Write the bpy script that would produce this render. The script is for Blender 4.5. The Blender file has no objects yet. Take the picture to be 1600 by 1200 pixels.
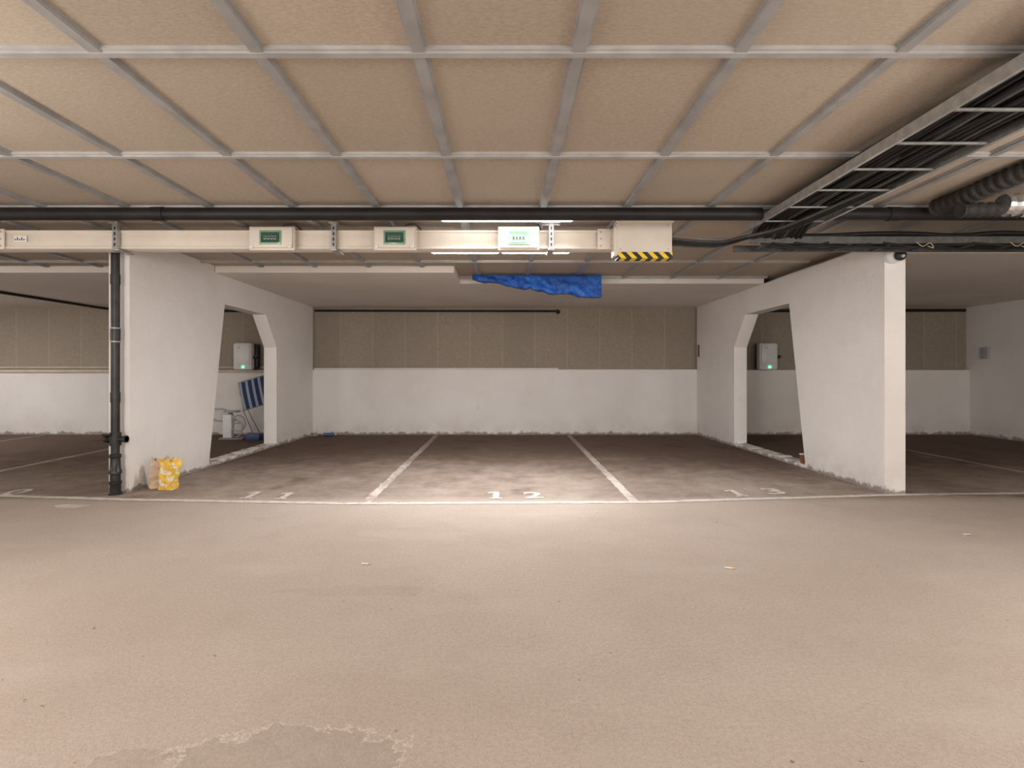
import bpy, bmesh, math, random
from mathutils import Vector, Matrix, noise
random.seed(7)
S = bpy.context.scene
COL = S.collection
F=840.0; VX=789.0; VY=585.0; CH=1.2

# ------------------------------------------------------------ node helpers
class NT:
    def __init__(s,name):
        s.m=bpy.data.materials.new(name); s.m.use_nodes=True
        s.t=s.m.node_tree; s.b=s.t.nodes['Principled BSDF']
        s.g=s.t.nodes.new('ShaderNodeNewGeometry')
        s.sep=s.t.nodes.new('ShaderNodeSeparateXYZ'); s.l(s.g.outputs['Position'],s.sep.inputs[0])
        s.X,s.Y,s.Z=s.sep.outputs
        s.pos=s.g.outputs['Position']
    def l(s,a,b): s.t.links.new(a,b)
    def put(s,sock,v):
        if hasattr(v,'links'): s.l(v,sock)
        elif isinstance(v,(tuple,list)):
            sock.default_value=tuple(v)+((1,) if len(v)==3 and len(sock.default_value)==4 else ())
        else: sock.default_value=v
    def M(s,op,a,b=0.0,c=0.0,clamp=False):
        n=s.t.nodes.new('ShaderNodeMath'); n.operation=op; n.use_clamp=clamp
        s.put(n.inputs[0],a); s.put(n.inputs[1],b); s.put(n.inputs[2],c)
        return n.outputs[0]
    def MR(s,v,a,b,c=0.0,d=1.0):
        n=s.t.nodes.new('ShaderNodeMapRange'); n.interpolation_type='SMOOTHSTEP'
        s.put(n.inputs[0],v)
        for i,k in enumerate((a,b,c,d)): n.inputs[i+1].default_value=k
        return n.outputs[0]
    def N(s,scale,detail=4,rough=.55,vec=None,stretch=None):
        n=s.t.nodes.new('ShaderNodeTexNoise'); n.inputs['Scale'].default_value=scale
        n.inputs['Detail'].default_value=detail; n.inputs['Roughness'].default_value=rough
        v=vec or s.pos
        if stretch:
            mp=s.t.nodes.new('ShaderNodeVectorMath'); mp.operation='MULTIPLY'
            s.l(v,mp.inputs[0]); mp.inputs[1].default_value=stretch; v=mp.outputs[0]
        s.l(v,n.inputs['Vector']); return n.outputs[0]
    def MIX(s,f,a,b,mode='MIX'):
        n=s.t.nodes.new('ShaderNodeMix'); n.data_type='RGBA'; n.blend_type=mode
        s.put(n.inputs[0],f); s.put(n.inputs[6],a); s.put(n.inputs[7],b); return n.outputs[2]
    def bump(s,h,strength=.3,dist=.01):
        n=s.t.nodes.new('ShaderNodeBump'); n.inputs['Strength'].default_value=strength
        n.inputs['Distance'].default_value=dist; s.l(h,n.inputs['Height']); s.l(n.outputs[0],s.b.inputs['Normal'])
    def base(s,v): s.put(s.b.inputs['Base Color'],v)
    def set(s,**k):
        for a,b in k.items(): s.b.inputs[a.replace('_',' ')].default_value=b

def simple(name,col,rough=.5,metal=0.0,var=.12,scale=8,bump=0,spec=.5,bscale=60):
    n=NT(name); nz=n.N(scale,5)
    d=tuple(c*(1-var) for c in col); u=tuple(min(1,c*(1+var)) for c in col)
    n.base(n.MIX(n.MR(nz,.3,.7),d,u)); n.set(Roughness=rough,Metallic=metal)
    n.b.inputs['Specular IOR Level'].default_value=spec
    if bump: n.bump(n.N(bscale,3),bump,.004)
    return n.m
def emis(name,col,st):
    n=NT(name); n.base(col); n.b.inputs['Emission Color'].default_value=(*col,1); n.b.inputs['Emission Strength'].default_value=st
    return n.m

# floor
def floor_mat():
    n=NT('floor_concrete')
    big=n.N(.55,6,.6); mid=n.N(3.2,6,.65); fine=n.N(55,5,.75); sp=n.N(150,3,.7)
    c=n.MIX(n.MR(big,.35,.65),(.490,.415,.360),(.560,.485,.428))
    c=n.MIX(n.M('MULTIPLY',n.MR(mid,.5,.72),.28),c,(.43,.358,.305))
    c=n.MIX(n.MR(fine,.35,.65,0,.40),c,(.345,.282,.238))
    c=n.MIX(n.MR(sp,.53,.68,0,.46),c,(.25,.197,.162))
    sp2=n.N(130,3,.7,stretch=(1.1,.9,1)); c=n.MIX(n.MR(sp2,.56,.70,0,.38),c,(.74,.675,.615))
    wear=n.N(1.3,5,.6,stretch=(.6,1.3,1))
    c=n.MIX(n.MR(wear,.52,.7,0,.24),c,(.61,.55,.50))
    pits=n.N(23,2,.5); c=n.MIX(n.MR(pits,.745,.765,0,.65),c,(.16,.12,.095))
    # bays: dust and oil grime towards the back
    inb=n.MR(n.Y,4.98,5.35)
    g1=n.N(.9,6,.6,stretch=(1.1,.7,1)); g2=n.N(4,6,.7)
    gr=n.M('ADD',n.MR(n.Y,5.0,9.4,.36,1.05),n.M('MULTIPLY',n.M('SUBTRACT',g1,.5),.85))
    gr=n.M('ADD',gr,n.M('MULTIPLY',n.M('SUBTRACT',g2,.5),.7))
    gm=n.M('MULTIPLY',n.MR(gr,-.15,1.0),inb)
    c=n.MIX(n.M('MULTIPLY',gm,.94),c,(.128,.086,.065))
    oil=n.N(1.4,4,.5,stretch=(1.3,1,1))
    c=n.MIX(n.M('MULTIPLY',n.MR(oil,.56,.74,0,.5),inb),c,(.080,.053,.041))
    # worn patches in the aisle
    def patch(c,x,y,rx,ry,amt,rim,na=2.1,ns=6.0):
        a=n.M('DIVIDE',n.M('SUBTRACT',n.X,x),rx); b=n.M('DIVIDE',n.M('SUBTRACT',n.Y,y),ry)
        d=n.M('SQRT',n.M('ADD',n.M('MULTIPLY',a,a),n.M('MULTIPLY',b,b)))
        d=n.M('ADD',d,n.M('MULTIPLY',n.M('SUBTRACT',n.N(ns,10,.75),.5),na))
        ins=n.M('MULTIPLY',n.MR(d,.96,1.0,amt,0),n.MR(n.N(11,6,.7),.35,.55,.5,1))
        c=n.MIX(ins,c,(.31,.258,.225))
        r=n.M('MULTIPLY',n.MR(d,.965,.99),n.MR(d,1.0,1.035,1,0))
        br=n.N(5,4); r=n.M('MULTIPLY',r,n.MR(br,.30,.46))
        return n.MIX(n.M('MULTIPLY',r,rim),c,(.76,.69,.62))
    c=patch(c,-.68,1.66,.36,.17,.32,.8)
    c=patch(c,-1.17,1.66,.12,.07,.30,.5)
    c=patch(c,-.8,2.98,.45,.08,.16,.15)
    c=patch(c,.26,1.92,.06,.05,.06,.35)
    n.base(c); n.set(Roughness=.95); n.b.inputs['Specular IOR Level'].default_value=.08
    n.bump(n.M('ADD',n.M('MULTIPLY',fine,.8),n.M('ADD',n.M('MULTIPLY',mid,.5),sp)),.55,.005)
    return n.m
def wallpaint():
    n=NT('white_painted_concrete')
    a=n.N(1.2,6,.6); b=n.N(9,5,.6); f=n.N(60,4,.6)
    c=n.MIX(n.MR(a,.3,.7),(.785,.758,.735),(.835,.812,.793))
    c=n.MIX(n.MR(b,.60,.78,0,.18),c,(.65,.61,.58))
    pit=n.N(34,2,.5)
    c=n.MIX(n.MR(pit,.77,.80,0,.4),c,(.42,.38,.35))
    sc=n.N(6,6,.75,stretch=(1,3.5,.6)); z=n.M('MULTIPLY',n.MR(n.Z,.20,.45),n.MR(n.Z,.7,1.05,1,0))
    c=n.MIX(n.M('MULTIPLY',n.MR(sc,.58,.74,0,.32),z),c,(.52,.475,.44))
    gs=n.N(2.5,6,.7); c=n.MIX(n.M('MULTIPLY',n.MR(n.Z,.0,.45,.40,0),n.MR(gs,.35,.7)),c,(.48,.42,.375))
    dz=n.M('SUBTRACT',n.Z,n.M('MULTIPLY',n.M('SUBTRACT',n.N(7,6,.7),.42),.24))
    c=n.MIX(n.MR(dz,.0,.04,.8,0),c,(.20,.16,.135))
    n.base(c); n.set(Roughness=.7); n.b.inputs['Specular IOR Level'].default_value=.3
    n.bump(n.M('ADD',n.M('MULTIPLY',b,1.5),n.M('ADD',f,pit)),.4,.007)
    return n.m
def panelwall():
    n=NT('wood_wool_wall_board')
    u=n.M('DIVIDE',n.M('ADD',n.X,3.305+13),.65)
    fr=n.M('FRACT',u); fl=n.M('FLOOR',u)
    wn=n.t.nodes.new('ShaderNodeTexWhiteNoise'); wn.noise_dimensions='1D'; n.l(fl,wn.inputs['W'])
    f=n.N(80,4,.72); g=n.N(1.5,4); m=n.N(14,5,.7)
    c=n.MIX(n.MR(f,.34,.66),(.265,.222,.175),(.425,.368,.300))
    c=n.MIX(n.MR(m,.4,.7,0,.25),c,(.28,.235,.19))
    c=n.MIX(n.MR(g,.3,.7,0,.25),c,(.30,.255,.21))
    c=n.MIX(n.M('MULTIPLY',wn.outputs[0],.40),c,(.265,.225,.18))
    seam=n.M('LESS_THAN',fr,.016)
    c=n.MIX(n.M('MULTIPLY',seam,.45),c,(.56,.50,.43))
    n.base(c); n.set(Roughness=.95); n.bump(f,.35,.006)
    return n.m
def ceilmat():
    n=NT('ceiling_board')
    at=n.t.nodes.new('ShaderNodeAttribute'); at.attribute_name='tone'
    f=n.N(95,4,.7,stretch=(.4,1,1)); g=n.N(1.1,5); sp=n.N(140,3,.7)
    c=n.MIX(n.MR(f,.35,.66),(.355,.297,.238),(.43,.366,.298))
    c=n.MIX(n.MR(g,.35,.7,0,.3),c,(.44,.382,.318))
    c=n.MIX(n.MR(sp,.56,.70,0,.32),c,(.275,.225,.175))
    c=n.MIX(1.0,c,at.outputs['Color'],'MULTIPLY')
    n.base(c); n.set(Roughness=.9); n.bump(n.M('ADD',f,sp),.3,.003)
    return n.m
def soffmat():
    n=NT('painted_soffit')
    a=n.N(.8,5); b=n.N(5,6,.7,stretch=(1,1,2))
    c=n.MIX(n.MR(a,.3,.7),(.68,.63,.585),(.74,.695,.65))
    c=n.MIX(n.MR(b,.62,.72,0,.35),c,(.58,.48,.38))
    n.base(c); n.set(Roughness=.75); n.bump(n.N(30,4),.15,.004)
    return n.m
def paint_mat():
    n=NT('worn_line_paint')
    w=n.N(13,8,.8); v=n.N(1.3,4)
    k=n.M('ADD',w,n.M('MULTIPLY',n.M('SUBTRACT',v,.5),.6))
    c=n.MIX(n.MR(k,.40,.60),(.62,.57,.53),(.36,.30,.26))
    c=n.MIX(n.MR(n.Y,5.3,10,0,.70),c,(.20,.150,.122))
    n.base(c); n.set(Roughness=.9); return n.m
def front_paint():
    n=NT('worn_front_line_paint')
    w=n.N(13,8,.8)
    c=n.MIX(n.MR(w,.46,.66),(.70,.645,.60),(.46,.395,.345))
    n.base(c); n.set(Roughness=.9); return n.m
def num_mat():
    n=NT('worn_stencil_paint')
    w=n.N(22,7,.8)
    c=n.MIX(n.MR(w,.48,.63),(.70,.65,.605),(.38,.315,.27))
    n.base(c); n.set(Roughness=.9); return n.m
def hazard():
    n=NT('hazard_stripes')
    u=n.M('FRACT',n.M('DIVIDE',n.M('ADD',n.X,n.Z),.098))
    c=n.MIX(n.M('GREATER_THAN',u,.5),(.85,.60,.03),(.015,.015,.015))
    n.base(c); n.set(Roughness=.45); return n.m
def stripes():
    n=NT('blue_white_striped_fabric')
    uvn=n.t.nodes.new('ShaderNodeUVMap'); sp=n.t.nodes.new('ShaderNodeSeparateXYZ'); n.l(uvn.outputs[0],sp.inputs[0])
    u=n.M('FRACT',n.M('MULTIPLY',sp.outputs[0],4.0))
    w=n.N(200,2)
    c=n.MIX(n.M('GREATER_THAN',u,.40),(.42,.47,.54),(.015,.055,.16))
    c=n.MIX(n.MR(w,.4,.6,0,.12),c,(.1,.1,.12))
    n.base(c); n.set(Roughness=.85); return n.m
def tarpm():
    n=NT('blue_plastic_tarp')
    w=n.N(6,5,.6)
    c=n.MIX(n.MR(w,.3,.7),(.006,.055,.28),(.016,.125,.50))
    pr=n.N(14,2,.4,stretch=(1,1,2)); c=n.MIX(n.MR(pr,.66,.68,0,.55),c,(.004,.015,.09))
    n.base(c); n.set(Roughness=.45); n.b.inputs['Specular IOR Level'].default_value=.4; n.bump(n.N(14,5,.6),.7,.03); return n.m
def yellowbag():
    n=NT('yellow_printed_paper')
    w=n.N(19,2,.4,stretch=(1,1,1.5)); v=n.N(11,2,.4)
    c=n.MIX(n.MR(v,.3,.7),(.76,.47,.05),(.84,.57,.10))
    c=n.MIX(n.MR(w,.55,.57),c,(.80,.74,.60))
    n.base(c); n.set(Roughness=.6); n.bump(n.N(30,4),.6,.012); return n.m

mFloor=floor_mat(); mWall=wallpaint(); mPanel=panelwall(); mCeil=ceilmat(); mSoff=soffmat(); mPaint=paint_mat(); mFront=front_paint()
mRail=simple('galvanised_rail',(.315,.312,.312),.5,.2,.12,6)
mRailL=simple('light_galvanised_rail',(.40,.395,.39),.45,.2,.12,6)
mBlack=simple('black_painted_pipe',(.012,.011,.011),.5,.0,.3,6,spec=.3)
mBlackP=simple('black_cast_iron',(.022,.021,.021),.4,.2,.35,10,.3)
mCable=simple('black_cable_sheath',(.010,.010,.011),.6,0,.3,15,spec=.3)
mCableG=simple('grey_cable_sheath',(.06,.057,.054),.6,0,.2,15,spec=.3)
mDuct=simple('beige_enamel',(.67,.605,.52),.45,0,.05,3)
mDuct2=simple('cream_plastic',(.69,.63,.555),.45,0,.05,3)
mGal=simple('galvanised_steel',(.42,.42,.41),.38,.6,.15,20)
mClamp=simple('grey_clamp',(.30,.30,.29),.45,.3,.15,20)
mRung=simple('dull_ladder_steel',(.22,.22,.215),.5,.4,.2,20)
mRungD=simple('dark_ladder_steel',(.10,.10,.095),.5,.4,.2,20)
mDark=simple('dark_plastic',(.02,.02,.022),.4)
mWhiteP=simple('white_plastic',(.74,.74,.75),.35,0,.04,4)
mGreyP=simple('grey_plastic',(.42,.42,.44),.4,0,.05,4)
mBreaker=simple('dim_breaker_plastic',(.22,.26,.23),.4,0,.05,4)
mGreen=simple('green_tinted_window',(.20,.34,.245),.25,0,.1,30)
mGreenD=simple('dark_green_window',(.045,.10,.068),.15,0,.1,30)
mHaz=hazard(); mStripe=stripes(); mTarp=tarpm(); mYel=yellowbag(); mNum=num_mat()
mKraft=simple('kraft_paper',(.58,.43,.29),.8,0,.2,14,.5)
mWireT=simple('tan_wire',(.35,.28,.20),.7)
mSilver=simple('aluminium_foil_wrap',(.60,.60,.60),.25,.9,.2,25,.8,bscale=30)
mRubber=simple('black_foam_insulation',(.024,.021,.019),.7,0,.4,9,.6)
mBeigeP=simple('beige_pipe_enamel',(.62,.54,.44),.45,0,.1,5)
mTube=emis('glowing_tube',(1.0,.97,.95),24)
mTube2=emis('second_glowing_tube',(1.0,.97,.95),11)
mLed=emis('green_led',(.05,1,.35),6)
mBlue=simple('blue_plastic',(.05,.10,.25),.4)
mPaper=simple('white_paper',(.75,.73,.70),.8)
mOrange=simple('orange_filter',(.75,.42,.15),.8)
mRust=simple('rusty_brown',(.22,.09,.05),.7)
mPalePatch=simple('pale_floor_filler',(.60,.54,.48),.8,0,.15,9)

# ------------------------------------------------------------ mesh helpers
def bbox_add(bm,lo,hi,bev=0,seg=2,rot=None):
    lo=Vector(lo);hi=Vector(hi); c=(lo+hi)/2; d=hi-lo
    t=bmesh.new(); bmesh.ops.create_cube(t,size=1)
    for v in t.verts: v.co=Vector((v.co.x*d.x,v.co.y*d.y,v.co.z*d.z))
    if bev: bmesh.ops.bevel(t,geom=t.edges[:],offset=bev,segments=seg,affect='EDGES',profile=.5)
    for v in t.verts:
        if rot is not None: v.co=rot@v.co
        v.co+=c
    join(bm,t)
def join(bm,t):
    mp={}
    for v in t.verts: mp[v]=bm.verts.new(v.co)
    for f in t.faces:
        try: bm.faces.new([mp[v] for v in f.verts])
        except ValueError: pass
    t.free()
def catmull(pts,n=6):
    pts=[Vector(p) for p in pts]
    if len(pts)<3: return pts
    q=[pts[0]]+pts+[pts[-1]]; out=[]
    for i in range(1,len(q)-2):
        for k in range(n):
            t=k/n; a,b,c,d=q[i-1],q[i],q[i+1],q[i+2]
            out.append(.5*((2*b)+(-a+c)*t+(2*a-5*b+4*c-d)*t*t+(-a+3*b-3*c+d)*t**3))
    out.append(pts[-1]); return out
def tube_add(bm,pts,r,seg=12,cap=True,closed=False):
    pts=[Vector(p) for p in pts]; n=len(pts); rings=[]
    rr=r if isinstance(r,(list,tuple)) else [r]*n
    t0=(pts[1]-pts[0]).normalized()
    up=Vector((0,0,1)) if abs(t0.z)<.9 else Vector((1,0,0))
    u=t0.cross(up).normalized()
    for i,p in enumerate(pts):
        if closed: t=(pts[(i+1)%n]-pts[i-1]).normalized()
        elif i==0: t=t0
        elif i==n-1: t=(pts[-1]-pts[-2]).normalized()
        else: t=((pts[i+1]-p).normalized()+(p-pts[i-1]).normalized()).normalized()
        u=(u-t*u.dot(t)).normalized(); w=t.cross(u)
        rings.append([bm.verts.new(p+(u*math.cos(a)+w*math.sin(a))*rr[i]) for a in [2*math.pi*k/seg for k in range(seg)]])
    m=n if closed else n-1
    for i in range(m):
        A=rings[i];B=rings[(i+1)%n]
        for k in range(seg): bm.faces.new((A[k],A[(k+1)%seg],B[(k+1)%seg],B[k]))
    if cap and not closed:
        bm.faces.new(rings[0][::-1]); bm.faces.new(rings[-1])
def mk3(axis,p,t):
    if axis=='x': return Vector((t,p[0],p[1]))
    if axis=='y': return Vector((p[0],t,p[1]))
    return Vector((p[0],p[1],t))
def extr(bm,poly,axis,a,b):
    A=[bm.verts.new(mk3(axis,p,a)) for p in poly]; B=[bm.verts.new(mk3(axis,p,b)) for p in poly]; n=len(poly)
    bm.faces.new(A); bm.faces.new(B[::-1])
    for i in range(n): bm.faces.new((A[i],B[i],B[(i+1)%n],A[(i+1)%n]))
def extr_pieces(bm,polys,axis,a,b):
    va={};vb={};edges={}
    def g(d,p,t):
        k=(round(p[0],4),round(p[1],4))
        if k not in d: d[k]=bm.verts.new(mk3(axis,p,t))
        return d[k]
    for poly in polys:
        bm.faces.new([g(va,p,a) for p in poly]); bm.faces.new([g(vb,p,b) for p in poly][::-1])
        for i in range(len(poly)):
            p,q=poly[i],poly[(i+1)%len(poly)]
            kp=(round(p[0],4),round(p[1],4));kq=(round(q[0],4),round(q[1],4))
            e=tuple(sorted((kp,kq))); edges[e]=edges.get(e,0)+1
    for (p,q),c in edges.items():
        if c==1: bm.faces.new((va[p],va[q],vb[q],vb[p]))
def obj(name,bm,mat,smooth=False,label=None,cat=None,kind=None,parent=None,group=None):
    bmesh.ops.recalc_face_normals(bm,faces=bm.faces[:])
    vs=[v.co for v in bm.verts]
    lo=Vector([min(v[i] for v in vs) for i in range(3)]); hi=Vector([max(v[i] for v in vs) for i in range(3)])
    c=(lo+hi)/2; c.z=lo.z
    for v in bm.verts: v.co-=c
    me=bpy.data.meshes.new(name); bm.to_mesh(me); bm.free()
    me.materials.append(mat)
    if smooth:
        for p in me.polygons: p.use_smooth=True
        try: me.set_sharp_from_angle(angle=math.radians(40))
        except Exception: pass
    o=bpy.data.objects.new(name,me); o.location=c; COL.objects.link(o)
    if label: o['label']=label
    if cat: o['category']=cat
    if kind: o['kind']=kind
    if group: o['group']=group
    if parent is not None:
        o.parent=parent; o.matrix_parent_inverse=Matrix.Translation(parent.location).inverted()
    return o
def root(name,loc,label,cat,group=None):
    e=bpy.data.objects.new(name,None); e.location=loc; e.empty_display_size=.1; COL.objects.link(e)
    e['label']=label; e['category']=cat
    if group: e['group']=group
    return e
def box(name,lo,hi,mat,bev=0,rot=None,**k):
    bm=bmesh.new(); bbox_add(bm,lo,hi,bev,rot=rot); return obj(name,bm,mat,smooth=bool(bev),**k)
def tube(name,pts,r,mat,seg=12,closed=False,**k):
    bm=bmesh.new(); tube_add(bm,pts,r,seg,closed=closed); return obj(name,bm,mat,smooth=True,**k)
ST=dict(kind='structure')

# ------------------------------------------------------------ room shell
XL,XR,YB,YR=-12.0,9.25,10.80,-5.0
CZ=2.63; SZ=2.54
box('floor',(XL-.2,YR-.2,-.2),(XR+.2,YB+.2,0),mFloor,label='worn grey-brown concrete garage floor',**ST)
rowsY=[-4.19,-3.10,-2.01,-.92,.18,1.27,2.36,3.475,4.57,5.66,6.75,7.84]
colsX=[-.38+.705*k for k in range(-17,14)]
bm=bmesh.new()
tone=bm.loops.layers.float_color.new('tone')
xs=[XL-.2]+[x for x in colsX if XL<x<XR]+[XR+.2]; ys=[YR-.2]+rowsY+[8.9,YB+.2]
for i in range(len(xs)-1):
    for j in range(len(ys)-1):
        v=[bm.verts.new(p) for p in ((xs[i],ys[j],CZ),(xs[i],ys[j+1],CZ),(xs[i+1],ys[j+1],CZ),(xs[i+1],ys[j],CZ))]
        f=bm.faces.new(v); t=random.uniform(.90,1.05)
        for lp in f.loops: lp[tone]=(t,t*random.uniform(.985,1.01),t*.99,1)
me=bpy.data.meshes.new('ceiling'); bm.to_mesh(me); bm.free(); me.materials.append(mCeil)
o=bpy.data.objects.new('ceiling',me); COL.objects.link(o); o['kind']='structure'; o['label']='suspended beige fibre board ceiling'
sol=o.modifiers.new('thick','SOLIDIFY'); sol.thickness=.12; sol.offset=-1
tn=[1]
def rail_long(x,y0,y1,w=.076,h=.024):
    bm=bmesh.new()
    poly=[(x-w/2,CZ),(x-w/2,CZ-.006),(x-w*.36,CZ-.008),(x-w*.34,CZ-h),(x+w*.34,CZ-h),(x+w*.36,CZ-.008),(x+w/2,CZ-.006),(x+w/2,CZ)]
    extr(bm,poly,'y',y0,y1); obj('trim_%d'%tn[0],bm,mRail,**ST); tn[0]+=1
def rail_cross(y,x0,x1):
    bm=bmesh.new(); w=.050
    poly=[(y-w/2,CZ),(y-w/2,CZ-.016),(y-w*.2,CZ-.018),(y-w*.2,CZ-.027),(y+w*.5,CZ-.027),(y+w*.5,CZ)]
    extr(bm,poly,'x',x0,x1); obj('trim_%d'%tn[0],bm,mRailL,**ST); tn[0]+=1
for x in colsX:
    if XL+.1<x<XR-.1:
        e=7.07 if x<-.67 else (7.92 if x<3.82 else 5.9)
        if abs(x+3.92)<.16: e=5.4
        if abs(x-3.92)<.16: e=5.3
        rail_long(x,YR+.05,e)
for y in rowsY:
    if y<7.0: 
        if y<5.3: rail_cross(y,XL,XR)
        else:
            rail_cross(y,XL,-4.03); rail_cross(y,-3.82,3.82)
            if y<5.9: rail_cross(y,4.03,XR)
    else: rail_cross(y,-.66,3.82)
def slab(name,x0,x1,y0):
    box(name,(x0,y0,SZ),(x1,YB,CZ-.002),mSoff,label='painted low concrete soffit over the bays',**ST)
slab('ceiling_soffit_1',XL,-4.03,7.08); slab('ceiling_soffit_2',-3.82,-.67,7.08)
slab('ceiling_soffit_3',-.67,3.82,7.93); slab('ceiling_soffit_4',4.03,XR,5.95)
box('wall_back_lower',(XL,10.70,0),(XR,YB+.2,1.285),mWall,label='rough white-painted concrete lower wall',**ST)
box('wall_back_upper',(XL,10.78,1.285),(XR,YB+.2,SZ),mPanel,label='brown wood-wool boards above the white wall',**ST)
box('wall_outer_left',(XL-.2,YR,0),(XL,10.78,CZ),mWall,**ST)
box('wall_outer_right',(XR-.0,YR,0),(XR+.2,10.78,CZ),mWall,**ST)
box('wall_front',(XL-.2,YR-.2,0),(XR+.2,YR,CZ),mWall,**ST)
def divider(name,x0,x1,yf,a,b,c,d,sof):
    bm=bmesh.new(); T=2.155; Yb=10.70; J=1.65
    extr_pieces(bm,[
      [(yf,0),(a,0),(b,T),(sof,T),(yf,T)],
      [(yf,T),(sof,T),(sof,SZ),(sof,CZ),(yf,CZ)],
      [(sof,T),(b,T),(c,T),(Yb,T),(Yb,SZ),(sof,SZ)],
      [(c,T),(d,J),(Yb,J),(Yb,T)],
      [(d,J),(d,0),(Yb,0),(Yb,J)]],'x',x0,x1)
    bmesh.ops.recalc_face_normals(bm,faces=bm.faces[:])
    n=26
    for i in range(n):
        y0=a+(d-a)*i/n-.004; y1=a+(d-a)*(i+1)/n+.004
        h=.045+.016*noise.noise(Vector((i*.6,x0,0)))
        bbox_add(bm,(x0-.015+.012*random.random(),y0,0),(x1+.015-.012*random.random(),y1,h),.006,1)
    return obj(name,bm,mWall,label='white concrete dividing wall with chamfered opening',**ST)
divider('wall_left',-4.03,-3.82,5.47,6.93,7.33,8.58,8.99,7.07)
divider('wall_right',3.82,4.03,5.41,6.83,7.23,8.55,8.96,5.94)

# ------------------------------------------------------------ floor markings
def strip(pts,w,name,label,zz=.002,mat=None):
    bm=bmesh.new(); L=[];R=[]
    P2=[]
    for i in range(len(pts)-1):
        a=Vector(pts[i]);b=Vector(pts[i+1]); m=max(2,int((b-a).length/.06))
        for k in range(m): P2.append(a.lerp(b,k/m))
    P2.append(Vector(pts[-1]))
    for i,p in enumerate(P2):
        t=(P2[min(i+1,len(P2)-1)]-P2[max(i-1,0)]).normalized(); nn=Vector((-t.y,t.x))
        j=.016*noise.noise(Vector((p.x*8,p.y*8,w))); j2=.016*noise.noise(Vector((p.x*8,p.y*8,w+5)))
        a=p+nn*(w/2+j); b=p-nn*(w/2-j2)
        L.append(bm.verts.new((a.x,a.y,zz)));R.append(bm.verts.new((b.x,b.y,zz)))
    for i in range(len(P2)-1): bm.faces.new((L[i],R[i],R[i+1],L[i+1]))
    return obj(name,bm,mat or mPaint,label=label,cat='floor marking',group='painted bay lines')
def G(x,y):
    Z=CH*F/(y-VY); return ((x-VX)*Z/F,Z)
strip([(-8.5,5.4),G(0,775),G(200,781),G(550,787),G(1000,785),G(1250,778),G(1420,773),G(1600,771),(8.2,5.5)],.085,'bay_line','thin worn white line along the ends of the bays',zz=.0032,mat=mFront)
strip([(-1.30,5.02),(-1.35,10.62)],.088,'bay_line','worn white line between bays 11 and 12')
strip([(1.22,5.00),(1.26,10.62)],.088,'bay_line','worn white line between bays 12 and 13')
strip([(-6.2,5.3),(-6.45,10.6)],.085,'bay_line','faint white line on dirty concrete beside bay 10')
strip([(-8.95,5.6),(-9.1,10.6)],.085,'bay_line','faint white line at the far side bay')
strip([(6.35,5.6),(6.4,10.6)],.06,'bay_line','faint line in the darker bay')
def digit(ch,cx,cy,w,h):
    cu=bpy.data.curves.new('t','FONT'); cu.body=ch; cu.size=1; cu.offset=.03; cu.resolution_u=4
    t=bpy.data.objects.new('t',cu); COL.objects.link(t)
    bpy.context.view_layer.update()
    me=bpy.data.meshes.new_from_object(t.evaluated_get(bpy.context.evaluated_depsgraph_get()))
    bm=bmesh.new(); bm.from_mesh(me); bpy.data.objects.remove(t); bpy.data.meshes.remove(me)
    x=[v.co.x for v in bm.verts]; y=[v.co.y for v in bm.verts]
    for v in bm.verts:
        v.co=Vector((cx+((v.co.x-min(x))/(max(x)-min(x))-.5)*w, cy+((v.co.y-min(y))/(max(y)-min(y))-.5)*h,.004))
    return bm
def number(txt,x1,y1,x2,y2):
    a=G(x1,y1); b=G(x2,y2)
    r=root('bay_number',((a[0]+b[0])/2,(a[1]+b[1])/2,0),'stencilled white bay number %s on the concrete'%txt,'painted number','bay numbers')
    for ch,(cx,cy) in zip(txt,(a,b)):
        if ch=='1':
            bm=bmesh.new(); h=.15
            def q(ps,dz=0): bm.faces.new([bm.verts.new((cx+p[0],cy+p[1],.004+dz)) for p in ps])
            q([(-.030,-h+.045),(.030,-h+.045),(.030,h),(-.030,h)])
            q([(-.060,-h),(.060,-h),(.060,-h+.04),(-.060,-h+.04)])
            q([(-.085,h-.085),(-.085,h-.045),(-.034,h),(-.034,h-.06)])
        else: bm=digit(ch,cx,cy,.19,.28)
        obj('digit',bm,mNum,parent=r)
number('11',394,774,447,775); number('12',775,774,833,774); number('13',1151,771,1208,768); number('10',-25,768,28,769)
bm=bmesh.new(); c=G(110,791)
vs=[bm.verts.new((c[0]+(.15+.03*math.sin(3*a))*math.cos(a),c[1]+.075*(1+.2*math.cos(2*a+1))*math.sin(a),.0015)) for a in [2*math.pi*k/28 for k in range(28)]]
bm.faces.new(vs); obj('floor_patch',bm,mPalePatch,label='small pale filler patch on the concrete',cat='floor patch')

# ------------------------------------------------------------ pipes
r=root('sprinkler_pipe',(0,4.5,2.49),'long black painted steel pipe under the ceiling','pipe')
tube('pipe',[(-4.35,4.5,2.542),(2.14,4.5,2.542)],.052,mBlack,20,parent=r)
tube('pipe_bend',catmull([(-4.35,4.5,2.542),(-4.55,4.47,2.542),(-4.75,4.3,2.543),(-4.95,4.0,2.543),(-6.2,2.2,2.543)],5),.052,mBlack,20,parent=r)
for x in (-4.3,-2.9):
    tube('coupling',[(x-.05,4.5,2.542),(x+.05,4.5,2.542)],.058,mBlack,20,parent=r)
r=root('sprinkler_pipe',(6,4.5,2.49),'black painted steel pipe beyond the cable ladder','pipe')
tube('pipe',[(2.72,4.5,2.542),(9.2,4.5,2.542)],.052,mBlack,20,parent=r)
tube('coupling',[(3.2,4.5,2.542),(3.3,4.5,2.542)],.058,mBlack,20,parent=r)

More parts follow.
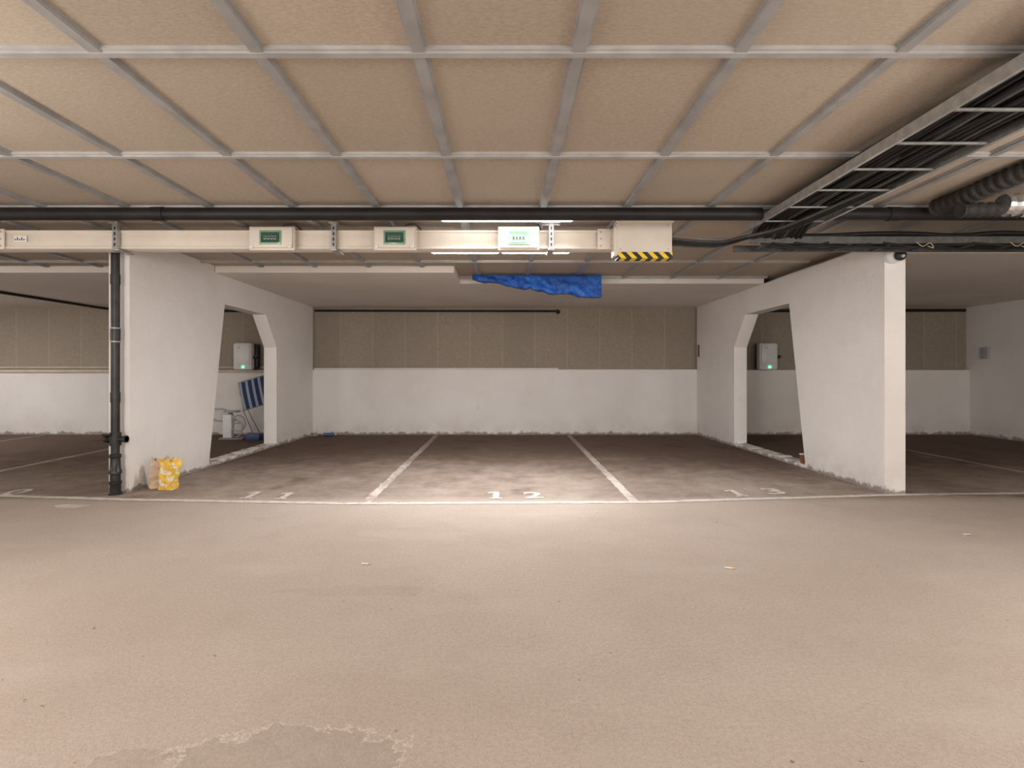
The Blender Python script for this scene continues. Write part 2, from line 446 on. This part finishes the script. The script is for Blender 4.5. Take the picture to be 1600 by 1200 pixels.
r=root('drain_pipe',(-3.88,5.375,0),'black cast-iron vertical drain pipe with valve beside the white wall','pipe')
px,py=-3.895,5.375
tube('pipe',[(px,py,.20),(px,py,2.60)],.039,mBlackP,20,parent=r)
bm=bmesh.new(); prof=[(0,.060),(.02,.060),(.03,.050),(.10,.050),(.11,.056),(.13,.056),(.14,.046),(.20,.046),(.21,.056),(.24,.056),(.25,.048),(.36,.044),(.37,.052),(.40,.052),(.41,.040)]
tube_add(bm,[(px,py,z) for z,_ in prof],[q for _,q in prof],20); obj('base_socket',bm,mBlackP,True,parent=r)
for z in (1.655,1.52):
    tube('clamp',[(px,py,z),(px,py,z+.013)],.045,mClamp,20,parent=r)
tube('coupling',[(px,py,1.54),(px,py,1.65)],.0440,mBlackP,20,parent=r)
for z in (.92,2.1): tube('coupling',[(px,py,z),(px,py,z+.10)],.044,mBlackP,20,parent=r)
bm=bmesh.new(); tube_add(bm,[(px-.07,py-.01,.555),(px+.12,py-.01,.555)],.028,14); tube_add(bm,[(px-.09,py-.01,.555),(px-.06,py-.01,.555)],.040,14); tube_add(bm,[(px+.10,py-.01,.555),(px+.12,py-.01,.555)],.036,14)
tube_add(bm,[(px,py,.49),(px,py,.62)],.052,18)
obj('valve',bm,mBlackP,True,parent=r)
tube('valve_handle',[(px-.09,py-.05,.60),(px-.0,py-.06,.60)],.011,mBlackP,8,parent=r)

def ribbed(p0,p1,r0,r1,pitch,wob=.01):
    a=Vector(p0);b=Vector(p1); L=(b-a).length; n=int(L/pitch*4); P=[];R=[]
    for i in range(n+1):
        t=i/n; p=a.lerp(b,t); s=t*L
        p=p+Vector((wob*math.sin(s*5) if abs(b.y-a.y)>1 else 0,wob*math.sin(s*4) if abs(b.x-a.x)>1 else 0,wob*.6*math.sin(s*7)))
        P.append(p); R.append(r1 if i%4 in (0,1) else r0)
    return P,R
r=root('insulated_pipe',(3.48,3.6,2.5),'thick ribbed black foam-insulated pipe under the ceiling','pipe')
bm=bmesh.new(); P,R=ribbed((3.48,1.6,2.550),(3.48,4.34,2.550),.058,.070,.07); tube_add(bm,P,R,18); obj('insulation',bm,mRubber,False,parent=r)
r=root('insulated_pipe',(4.3,4.05,2.38),'black insulated pipe ending in crinkled silver foil','pipe')
bm=bmesh.new(); P,R=ribbed((3.40,4.02,2.425),(7.4,3.9,2.425),.046,.056,.07); tube_add(bm,P,R,18); obj('insulation',bm,mRubber,False,parent=r)
bm=bmesh.new(); pts=[(3.68+.03*i,3.98,2.455) for i in range(14)]
tube_add(bm,pts,[.076+.014*math.sin(i*2.3)*(1 if i<12 else .3) for i in range(14)],16); obj('foil_wrap',bm,mSilver,False,parent=r,label='crinkled silver foil wrap')
for x in (4.4,6.2): box('hanger_strap',(x,4.0,2.42),(x+.02,4.01,CZ),mGal,parent=r)

# ------------------------------------------------------------ busbar trunking
D0,D1=5.05,5.2
r=root('busbar_trunking',(-2.5,5.12,2.38),'long beige metal busbar trunking hung below the ceiling','cable duct')
box('duct_body',(-6.6,D0,2.385),(1.04,D1,2.545),mDuct,.006,parent=r)
box('lower_flange',(-6.6,D0-.012,2.378),(1.04,D1,2.40),mDuct2,.003,parent=r)
box('upper_flange',(-6.6,D0-.012,2.53),(1.04,D1,2.552),mDuct2,.003,parent=r)
for x0,x1 in ((.865,1.03),(-4.80,-4.68)):
    box('joint_cover',(x0,D0-.03,2.37),(x1,D0-.013,2.56),mDuct2,.004,parent=r)
    for x in (x0+.03,x1-.03):
        for z in (2.40,2.465,2.53): tube('bolt',[(x,D0-.038,z),(x,D0-.028,z)],.009,mGreyP,8,parent=r)
box('sticker',(-4.60,D0-.0145,2.44),(-4.48,D0-.012,2.50),mPaper,parent=r,label='white rating sticker')
for i in range(5): box('sticker_print',(-4.59+.02*i,D0-.0155,2.455),(-4.58+.02*i,D0-.0144,2.485 if i%2 else 2.47),mDark,parent=r)

def tapbox(x0,x1,lab,pale):
    r=root('tap_off_box',((x0+x1)/2,4.99,2.35),lab,'electrical box','tap-off boxes on the trunking')
    box('body',(x0+.012,4.93,2.362),(x1-.012,D0-.013,2.555),mDuct2,.012,parent=r)
    box('cover_frame',(x0,4.955,2.345),(x1,4.985,2.565),mDuct,.008,parent=r)
    for sx in (x0+.035,x1-.035): box('latch',(sx-.016,4.922,2.36),(sx+.016,4.932,2.385),mWhiteP,.003,parent=r)
    cx=(x0+x1)/2; a,b=cx-.100,cx+.100
    box('window',(a,4.922,2.390),(b,4.931,2.520),mGreen,.003,parent=r,label='green tinted inspection window')
    box('window_inset',(a+.016,4.919,2.408),(b-.016,4.924,2.502),mGreen if pale else mGreenD,parent=r)
    for i in range(4):
        bx=a+.041+.030*i
        box('breaker',(bx,4.915,2.434),(bx+.024,4.920,2.470),mBreaker,.002,parent=r)
        box('toggle',(bx+.007,4.908,2.445),(bx+.017,4.916,2.460),mDark,parent=r)
    tube('cable',catmull([(cx+.08,5.0,2.555),(cx+.10,5.0,2.59),(cx+.18,5.03,2.60),(cx+.22,5.12,2.57)],5),.009,mCableG,8,parent=r)
tapbox(-2.36,-1.94,'beige tap-off box with green breaker window on the trunking',False)
tapbox(-1.21,-.816,'beige tap-off box with green breaker window on the trunking',False)
tapbox(-.065,.317,'beige tap-off box with pale green window above the lit tubes',True)
r=root('feed_unit',(1.28,5.0,2.268),'beige trunking end feed box with black and yellow hazard tape','electrical box')
box('body',(1.035,4.935,2.272),(1.535,5.07,2.605),mDuct2,.006,parent=r)
box('lid_lip',(1.02,4.922,2.595),(1.55,5.075,2.618),mDuct,.004,parent=r)
box('hazard_band',(1.035,4.925,2.266),(1.535,5.06,2.322),mHaz,parent=r,label='black and yellow diagonal hazard tape')
box('side_flange',(1.0,4.935,2.29),(1.04,5.06,2.56),mDuct,.004,parent=r)
for p in ((1.50,2.57),(1.50,2.35),(1.06,2.57),(1.06,2.35)): tube('screw',[(p[0],4.931,p[1]),(p[0],4.937,p[1])],.007,mGreyP,8,parent=r)
def hanger(x,cross):
    r=root('hanger_bracket',(x,5.0,2.35),'galvanised strut hanger holding the beige trunking','bracket','trunking hangers')
    bm=bmesh.new()
    bbox_add(bm,(x-.022,4.985,2.36),(x+.022,4.991,2.60))
    bbox_add(bm,(x-.022,4.991,2.36),(x-.016,5.02,2.60)); bbox_add(bm,(x+.016,4.991,2.36),(x+.022,5.02,2.60))
    obj('strut',bm,mGal,parent=r)
    for z in (2.39,2.44,2.49,2.54): box('slot',(x-.007,4.983,z),(x+.007,4.986,z+.03),mDark,parent=r)
    box('foot',(x-.03,4.99,2.352),(x+.03,5.21,2.366),mGal,.002,parent=r)
    w=.085 if cross else .04
    box('top_plate',(x-w,4.96,2.598),(x+w,5.05,2.615),mGal,.002,parent=r)
hanger(-3.62,False); hanger(-1.59,False); hanger(.43,True); hanger(-5.6,False)

# ------------------------------------------------------------ luminaires
def luminaire(x0,x1,y,z,lab,halves,top,tm):
    r=root('fluorescent_lamp',((x0+x1)/2,y,top),lab,'lamp','fluorescent ceiling lamps')
    box('lamp_housing',(x0-.03,y-.03,z+.015),(x1+.03,y+.03,top),mWhiteP,.004,parent=r)
    n=halves; w=(x1-x0)/n
    for i in range(n):
        a=x0+w*i+.02; b=x0+w*(i+1)-.02
        tube('lamp_tube',[(a,y,z),(b,y,z)],.016,tm,12,parent=r)
        for q in (a,b): box('lamp_holder',(q-.012,y-.012,z-.016),(q+.012,y+.012,z+.018),mWhiteP,.003,parent=r)
luminaire(-.82,.72,5.9,2.540,'twin-tube fluorescent lamp glowing under the board ceiling',2,CZ,mTube)
luminaire(-.58,.62,4.80,2.578,'slim fluorescent lamp tucked between black pipe and beige trunking',1,CZ-.003,mTube2)
luminaire(-10.6,-9.05,8.3,2.50,'fluorescent tube lamp in the neighbouring bay',1,SZ,mTube)
tube('conduit',[(-3.80,10.757,2.475),(1.03,10.757,2.465)],.022,mBlack,10,label='thin black conduit along the top of the boards',cat='pipe')
tube('conduit_elbow',catmull([(1.035,10.745,2.465),(1.06,10.74,2.46),(1.07,10.735,2.42)],4),.034,mBlack,10,label='short black elbow fitting at conduit end',cat='pipe')
tube('conduit',catmull([(-8.1,7.1,2.514),(-8.08,8.6,2.514),(-7.98,10.1,2.51),(-7.8,10.55,2.49),(-7.4,10.74,2.47),(-4.05,10.755,2.47)],6),.024,mBlack,10,label='black conduit bending from soffit to back wall',cat='pipe')
tube('conduit',[(4.05,10.749,2.47),(9.2,10.749,2.48)],.03,mBlack,10,label='black conduit over boards in the dark bay',cat='pipe')
tube('heating_pipe',[(-11.9,10.673,1.262),(-4.05,10.673,1.262)],.026,mBeigeP,12,label='beige pipe along the ledge of the back wall',cat='pipe')
tube('heating_pipe',[(-11.9,10.765,1.34),(-4.05,10.765,1.34)],.014,mBeigeP,10,label='thin beige pipe above a thicker one',cat='pipe')
tube('ledge_pipe',[(-3.80,10.70,1.313),(1.06,10.70,1.313)],.016,mWhiteP,10,label='thin white pipe along the wall ledge',cat='pipe')
box('trim_90',(-3.81,10.685,1.285),(3.81,10.79,1.297),mWall,**ST)

# ------------------------------------------------------------ tarp
def tarp():
    bm=bmesh.new(); nu,nv=140,26; g=[]
    for i in range(nu+1):
        u=i/nu; row=[]
        X=-.46+1.82*u
        s=.06+.13*min(1,u/.42) if u<.46 else .22+.10*(u-.46)/.54
        s+=.010*math.sin(u*23)+.012*noise.noise(Vector((u*14,0,2)))
        dep=.07+.05*u
        for j in range(nv+1):
            v=j/nv
            if v<.45: zz=v/.45; yy=0
            elif v<.55: zz=1; yy=(v-.45)/.1
            else: zz=1-(v-.55)/.45; yy=1
            y=7.58+dep*yy-.03*zz*(1 if yy<.5 else -.5)
            z=2.60-s*zz
            cr=abs(noise.noise(Vector((X*7+z*5,z*6,1+yy*5))))*.05+abs(noise.noise(Vector((X*17-z*9,z*10,4+yy*3))))*.022
            y+=(cr-.02)*(1 if yy<.5 else -1)*min(1,zz*3)*-1
            z=min(z+.012*noise.noise(Vector((X*12,z*6,7)))*zz,2.60)
            row.append(bm.verts.new((X,y,z)))
        g.append(row)
    for i in range(nu):
        for j in range(nv): bm.faces.new((g[i][j],g[i+1][j],g[i+1][j+1],g[i][j+1]))
    o=obj('tarpaulin',bm,mTarp,True,label='crumpled blue plastic tarpaulin hanging from the ceiling',cat='tarpaulin')
    m=o.modifiers.new('s','SOLIDIFY'); m.thickness=.003
tarp()
# ------------------------------------------------------------ cable ladders
def ladder(name,lab,p0,p1,width,axis,z,step,mr,mg):
    r=root(name,(p0[0],p0[1],z),lab,'cable tray')
    def rail(o):
        bm=bmesh.new(); h=.06
        s=1 if o==0 else -1
        q=(p0[0] if axis=='y' else p0[1])+o
        segs=[((q,z),(q+s*.004,z+h)),((q+s*.004,z),(q+s*.022,z+.004)),((q+s*.004,z+h-.004),(q+s*.018,z+h))]
        for (a,b),(c,d) in segs:
            u0,u1=min(a,c),max(a,c)
            if axis=='y': bbox_add(bm,(u0,p0[1],b),(u1,p1[1],d))
            else: bbox_add(bm,(p0[0],u0,b),(p1[0],u1,d))
        obj('side_rail',bm,mr,parent=r)
    rail(0); rail(width)
    L=(p1[1]-p0[1]) if axis=='y' else (p1[0]-p0[0]); n=int(L/step)
    for i in range(n):
        t=step*(i+.5)
        if axis=='y': box('rung',(p0[0]+.004,p0[1]+t-.009,z+.004),(p0[0]+width-.004,p0[1]+t+.009,z+.016),mg,.002,parent=r)
        else: box('rung',(p0[0]+t-.009,p0[1]+.004,z+.004),(p0[0]+t+.009,p0[1]+width-.004,z+.016),mg,.002,parent=r)
LZ=2.475
ladder('cable_ladder','galvanised cable ladder full of black cables under ceiling',(2.15,-1.0),(2.15,4.80),.55,'y',LZ,.38,mGal,mRung)
ladder('cable_ladder','dull steel cross cable ladder above the dividing wall',(2.2,4.83),(8.8,4.83),.36,'x',2.38,.38,mRungD,mRungD)
gk='black power cables on the ladders'
ncab=26
for i in range(ncab):
    lay=i%2; rr=random.choice((.012,.016,.018)) 
    x=2.185+.0192*i; zb=LZ+.018+rr+lay*.032
    pts=[(min(2.67,max(2.175,x+random.uniform(-.03,.03))),y,zb+random.uniform(0,.006)) for y in (-.9,0,.7,1.3,1.9,2.5,3.1,3.6,4.1)]
    if i in (20,22,24,25):
        k=(20,22,24,25).index(i)
        pts=pts[:-1]+[(x-.05,4.0,LZ+.01),(x-.25,4.5,2.43),(x-.5,4.76,2.41),(1.95,4.95+.01*k,2.42-.012*k),(1.56,5.0+.015*k,2.46-.015*k)]
    else:
        pts+=[(x,4.55,LZ+.03+lay*.02),(x+.02,4.78,2.45),(x+.05,4.86+.012*(i%10),2.42),(x+.16,4.90+.012*(i%16),2.412+rr)]
    tube('power_cable',catmull(pts,5),rr,mCable if i%5 else mCableG,8,label='black sheathed power cable lying on the ladder' if i%5 else 'grey sheathed power cable among black ones',cat='cable',group=gk)
for i in range(15):
    yy=4.855+.021*i; rr=random.choice((.012,.016,.02)); z=2.40+rr+(.035 if i%2 else 0)
    pts=[(2.25+.03*i,yy,z)]+[(q,yy+random.uniform(-.01,.01),z+random.uniform(-.002,.04)) for q in (2.9,3.3,3.7,4.1,4.5,5,5.8,6.8,7.8,8.7)]
    tube('power_cable',catmull(pts,5),rr,mCable,8,label='black sheathed power cable lying on the ladder',cat='cable',group=gk)
for i,(a,b,s) in enumerate(((2.3,3.3,.05),(2.6,4.2,.035),(3.4,5.2,.06),(4.2,6.0,.04),(2.4,2.9,.03),(4.9,6.5,.06))):
    pts=[(a+(b-a)*t,4.835-.004*i,2.378-4*s*t*(1-t)+.004*math.sin(t*17+i)) for t in (0,.2,.4,.6,.8,1)]
    tube('loose_cable',catmull(pts,4),.010,mCable,8,label='thin black cable sagging below the ladder',cat='cable')
for x in (3.78,4.62):
    tube('loose_wire',catmull([(x-.10,4.81,2.385),(x-.05,4.80,2.345),(x+.015,4.80,2.375),(x+.045,4.80,2.33),(x+.0,4.81,2.35)],6),.004,mWireT,6,label='short curled tan wire end below the ladder',cat='wire')

# ------------------------------------------------------------ security camera
r=root('security_camera',(3.90,5.33,2.36),'white dome security camera with black lens ball','security camera')
bm=bmesh.new(); tube_add(bm,[(3.88,5.41,2.385),(3.88,5.375,2.385),(3.88,5.35,2.385),(3.88,5.325,2.383)],[.075,.078,.074,.058],24); obj('mount_base',bm,mWhiteP,True,parent=r)
bm=bmesh.new(); bmesh.ops.create_uvsphere(bm,u_segments=24,v_segments=14,radius=.052,matrix=Matrix.Translation((3.895,5.295,2.372))); obj('lens_ball',bm,mDark,True,parent=r,label='glossy black ball')
tube('lens',[(3.885,5.247,2.36),(3.883,5.238,2.355)],.016,mGreyP,12,parent=r)
box('junction_plate',(3.80,5.33,2.44),(3.87,5.40,2.50),mWhiteP,.006,parent=r)

# ------------------------------------------------------------ chargers
def charger(cx,lab):
    cz=1.555
    r=root('car_charger',(cx,10.62,cz-.27),lab,'wall charger','wall chargers')
    box('mount_plate',(cx-.16,10.66,cz-.24),(cx+.22,10.775,cz+.24),mDark,.02,parent=r)
    box('body',(cx-.20,10.50,cz-.27),(cx+.17,10.66,cz+.265),mWhiteP,.045,parent=r)
    box('front_cover',(cx-.165,10.485,cz-.17),(cx+.135,10.505,cz+.23),mWhiteP,.008,parent=r)
    for k in range(3):
        tube('indicator_mark',[(cx-.09+.02*k,10.483,cz+.15),(cx-.09+.02*k,10.480,cz+.18)],.004,mGreyP,6,parent=r)
    box('led',(cx-.02,10.488,cz-.225),(cx+.025,10.498,cz-.20),mLed,.002,parent=r,label='glowing green status light')
    bm=bmesh.new(); tube_add(bm,[(cx+.17,10.58,cz-.02),(cx+.225,10.58,cz-.02),(cx+.235,10.58,cz+.02)],.03,12); obj('socket',bm,mDark,True,parent=r)
charger(-5.12,'white rounded wall charger with green light above striped chair')
charger(5.17,'white rounded wall charger with green light in darker bay')

# ------------------------------------------------------------ leaning junk
r=root('folding_sun_lounger',(-4.75,10.25,0),'folded sun lounger with blue and white striped fabric','folding chair')
def LP(u,v,off=0):
    base=Vector((-4.68,10.12,.0)); ax=Vector((.94,.12,.30)).normalized(); up=Vector((-.40,.30,.86)).normalized()
    up=(up-ax*up.dot(ax)).normalized(); n=ax.cross(up)
    return base+Vector((0,0,.60))+ax*(u*.48-.24)+up*(v*.56)+n*off
me=bpy.data.meshes.new('striped_fabric'); vs=[];fs=[]
for i in range(7):
    for j in range(9): vs.append(LP(.01+.98*i/6,j/8,.02*math.sin(math.pi*j/8)))
for i in range(6):
    for j in range(8): fs.append((i*9+j,(i+1)*9+j,(i+1)*9+j+1,i*9+j+1))
cc=LP(.5,.5); me.from_pydata([v-cc for v in vs],[],fs); uv=me.uv_layers.new(name='UVMap')
for p in me.polygons:
    for li in p.loop_indices:
        vi=me.loops[li].vertex_index; uv.data[li].uv=((vi//9)/6,(vi%9)/8)
me.materials.append(mStripe)
o=bpy.data.objects.new('striped_fabric',me); o.location=cc; COL.objects.link(o); o.parent=r; o.matrix_parent_inverse=Matrix.Translation(r.location).inverted()
m=o.modifiers.new('s','SOLIDIFY'); m.thickness=.006
tube('frame',[LP(0,-.02),LP(0,1.02),LP(1,1.02),LP(1,-.02)],.009,mRung,10,closed=True,parent=r)
for a,b in ((LP(0,0,.02),(-4.80,10.30,.012)),(LP(1,0,.02),(-4.42,10.28,.012)),(LP(0,.6,.03),(-4.80,10.56,.012)),(LP(1,.6,.03),(-4.42,10.56,.012))):
    tube('leg',[a,b],.007,mRung,8,parent=r)
r=root('folding_stool',(-5.05,10.0,0),'white plastic stool with looped metal arm and coiled hose','stool')
tube('arm_loop',catmull([(-5.02,9.9,.50),(-5.2,9.88,.56),(-5.38,9.88,.55),(-5.43,9.88,.47),(-5.36,9.88,.37),(-5.15,9.88,.34),(-4.95,9.9,.36)],6),.018,mGreyP,10,parent=r)
box('seat',(-5.16,9.84,.50),(-4.94,10.06,.53),mGreyP,.012,parent=r)
box('column',(-5.11,9.92,.44),(-5.05,9.98,.51),mRung,.004,parent=r)
box('pedestal',(-5.18,9.86,.035),(-5.02,9.98,.46),mWhiteP,.012,parent=r)
box('pedestal_base',(-5.24,9.82,0),(-4.80,10.12,.035),mRung,.01,parent=r)
tube('crossbar',[(-5.02,9.90,.30),(-4.85,9.90,.30)],.010,mGreyP,8,parent=r)
tube('hose',catmull([(-5.0,9.84,.36),(-4.9,9.83,.45),(-4.78,9.84,.40),(-4.76,9.84,.25),(-4.86,9.83,.16),(-4.98,9.84,.20)],6),.014,mGreyP,8,parent=r)
tube('hose',catmull([(-4.98,9.82,.44),(-4.88,9.81,.36),(-4.80,9.82,.28),(-4.82,9.82,.12),(-4.92,9.82,.05)],6),.012,mGreyP,8,parent=r)
box('storage_crate',(-4.72,9.76,0.0),(-4.46,9.94,.12),mBlue,.015,label='small dark blue plastic crate on the floor',cat='crate')

# ------------------------------------------------------------ bags
def bag(name,c,w,d,h,rz,mat,lab,seed):
    bm=bmesh.new(); nx,nz=7,10; R=Matrix.Rotation(rz,3,'Z'); rings=[]
    per=[]
    for i in range(nx): per.append((-.5+i/nx,-.5))
    for i in range(4): per.append((.5,-.5+i/4))
    for i in range(nx): per.append((.5-i/nx,.5))
    for i in range(4): per.append((-.5,.5-i/4))
    for j in range(nz+1):
        t=j/nz; ring=[]
        for (a,b) in per:
            dd=d*(1-.55*t**2); ww=w*(1-.06*math.sin(t*5+seed)+.04*t)
            gus=1-.35*(abs(a)>.49)*t*(1-abs(b)*2)
            p=Vector((a*ww*gus+.02*t*math.sin(seed),b*dd,h*t))
            k=.020+.016*t
            p+=Vector((noise.noise(p*17+Vector((seed,0,0))),noise.noise(p*21+Vector((0,seed,3))),0))*k*(1 if j else .2)
            if j==nz: p.z+=.04*noise.noise(Vector((a*7,b*7,seed)))+.02*a
            ring.append(bm.verts.new(R@p+Vector(c)))
        rings.append(ring)
    n=len(per)
    for j in range(nz):
        for i in range(n):
            A,B,C,D=rings[j][i],rings[j][(i+1)%n],rings[j+1][(i+1)%n],rings[j+1][i]
            if (i+j)%2: bm.faces.new((A,B,C)); bm.faces.new((A,C,D))
            else: bm.faces.new((A,B,D)); bm.faces.new((B,C,D))
    bm.faces.new(rings[0][::-1])
    o=obj(name,bm,mat,False,label=lab,cat='paper bag'); m=o.modifiers.new('s','SOLIDIFY'); m.thickness=.002; m.offset=0
    return o
bag('paper_bag',(-3.645,5.68,.004),.15,.10,.31,.25,mKraft,'crumpled brown kraft paper bag against the white wall',3)
bag('shopping_bag',(-3.51,5.60,.004),.16,.10,.31,-.12,mYel,'yellow paper shopping bag with white print',8)

# ------------------------------------------------------------ small litter
def butt(x,y,rot):
    c=G(x,y); d=Vector((math.cos(rot),math.sin(rot),0)); p=Vector((c[0],c[1],.006))
    r=root('cigarette_butt',p,'cigarette stub lying on the concrete','litter','cigarette stubs')
    tube('paper',[p,p+d*.045],.0045,mPaper,8,parent=r); tube('filter',[p+d*.045,p+d*.062],.0046,mOrange,8,parent=r)
butt(565,882,-.1); butt(1132,888,-.3)
for (x,y) in ((1512,836),(490,681)):
    c=G(x,y); s=.03 if y>750 else .07
    bm=bmesh.new(); 
    g=[[bm.verts.new((c[0]+s*(i-1.5)/1.5,c[1]+s*.6*(j-1.5)/1.5,.003+abs(noise.noise(Vector((i*1.3,j*1.1,x))))*s*.4)) for j in range(4)] for i in range(4)]
    for i in range(3):
        for j in range(3): bm.faces.new((g[i][j],g[i+1][j],g[i+1][j+1],g[i][j+1]))
    obj('paper_scrap',bm,mPaper,True,label='small scrap of crumpled white paper on the floor',cat='litter')
r=root('plastic_bottle',(-3.35,10.45,0),'crushed clear-blue plastic bottle lying by the wall','bottle')
tube('body',[(-3.50,10.4,.035),(-3.38,10.42,.035),(-3.33,10.43,.035),(-3.30,10.43,.035)],[.032,.034,.03,.012],mBlue,12,parent=r)
tube('cap',[(-3.30,10.43,.035),(-3.275,10.435,.035)],.015,mPaper,10,parent=r)
r=root('paper_cup',(3.88,7.0,.05),'small brown paper cup standing in the wall opening','cup')
tube('body',[(3.87,6.98,.055),(3.87,6.98,.16)],[.032,.042],mRust,14,parent=r); tube('lid',[(3.87,6.98,.16),(3.87,6.98,.172)],.044,mPaper,14,parent=r)
box('switch_box',(9.20,10.25,1.50),(9.25,10.42,1.72),mGreyP,.008,label='small grey switch box on the side wall',cat='switch')
box('wall_plate',(3.805,10.55,1.55),(3.82,10.62,1.78),mRust,.003,label='small rusty brown plate on the white wall',cat='plate')
bm=bmesh.new()
def chips(n,fx):
    for i in range(n):
        x,y=fx(); s=random.uniform(.005,.017)
        t=bmesh.new(); bmesh.ops.create_icosphere(t,subdivisions=1,radius=s)
        for v in t.verts: v.co=Vector((v.co.x*random.uniform(.6,1.5)+x,v.co.y*random.uniform(.6,1.2)+y,max(0,v.co.z*.5+s*.2)))
        join(bm,t)
chips(260,lambda:(random.uniform(-3.8,3.8),10.69-abs(random.gauss(0,.06))))
chips(70,lambda:(-3.81+abs(random.gauss(0,.03)),random.choice((random.uniform(5.5,6.9),random.uniform(9.0,10.6)))))
chips(70,lambda:(3.81-abs(random.gauss(0,.03)),random.choice((random.uniform(5.5,6.8),random.uniform(9.0,10.6)))))
mRub=simple('dirty_plaster_crumbs',(.26,.215,.19),.9,0,.4,6)
obj('plaster_crumbs',bm,mRub,label='crumbled dirty plaster along the foot of the walls',cat='rubble',kind='stuff')

# ------------------------------------------------------------ lights
def area(loc,sx,sy,p,col,rot=(0,0,0),spread=math.pi):
    l=bpy.data.lights.new('area','AREA'); l.shape='RECTANGLE'; l.size=sx; l.size_y=sy; l.energy=p; l.color=col; l.spread=spread
    o=bpy.data.objects.new('tube_light',l); o.location=loc; o.rotation_euler=rot; COL.objects.link(o)
def point(loc,p,col,rad=.3):
    l=bpy.data.lights.new('pt','POINT'); l.energy=p; l.color=col; l.shadow_soft_size=rad
    o=bpy.data.objects.new('fill_light',l); o.location=loc; COL.objects.link(o)  # unseen fill light, added without any fixture
cool=(1,.965,.95); warm=(1,.945,.895)
area((-.05,5.9,2.52),1.5,.08,100,cool)
area((.02,4.80,2.558),1.2,.05,9,cool,spread=math.radians(130))
area((-9.8,8.3,2.48),1.5,.08,48,cool)
for x,p in ((-7,170),(-2.5,235),(2.5,235),(7,155)): point((x,-1.4,1.7),p,warm,.5)  # fill added out of frame to raise the ambient level, side bays included
point((-3.4,1.8,1.6),90,warm,.4); point((3.4,1.8,1.6),85,warm,.4)
point((-8.2,3.6,1.8),88,warm,.4)
point((7.2,3.2,1.8),20,warm,.4)
w=bpy.data.worlds.new('World'); S.world=w; w.use_nodes=True
w.node_tree.nodes['Background'].inputs[0].default_value=(1,.9,.8,1); w.node_tree.nodes['Background'].inputs[1].default_value=.3

# ------------------------------------------------------------ camera
cd=bpy.data.cameras.new('camera'); cd.sensor_width=36; cd.lens=36*F/1600; cd.clip_start=.05
cd.shift_x=(800-VX)/1600; cd.shift_y=-(600-VY)/1600
co=bpy.data.objects.new('camera',cd); co.location=(0,0,CH); co.rotation_euler=(math.pi/2,0,0); COL.objects.link(co); S.camera=co
S.view_settings.view_transform='Standard'; S.view_settings.look='None'; S.view_settings.exposure=0.12
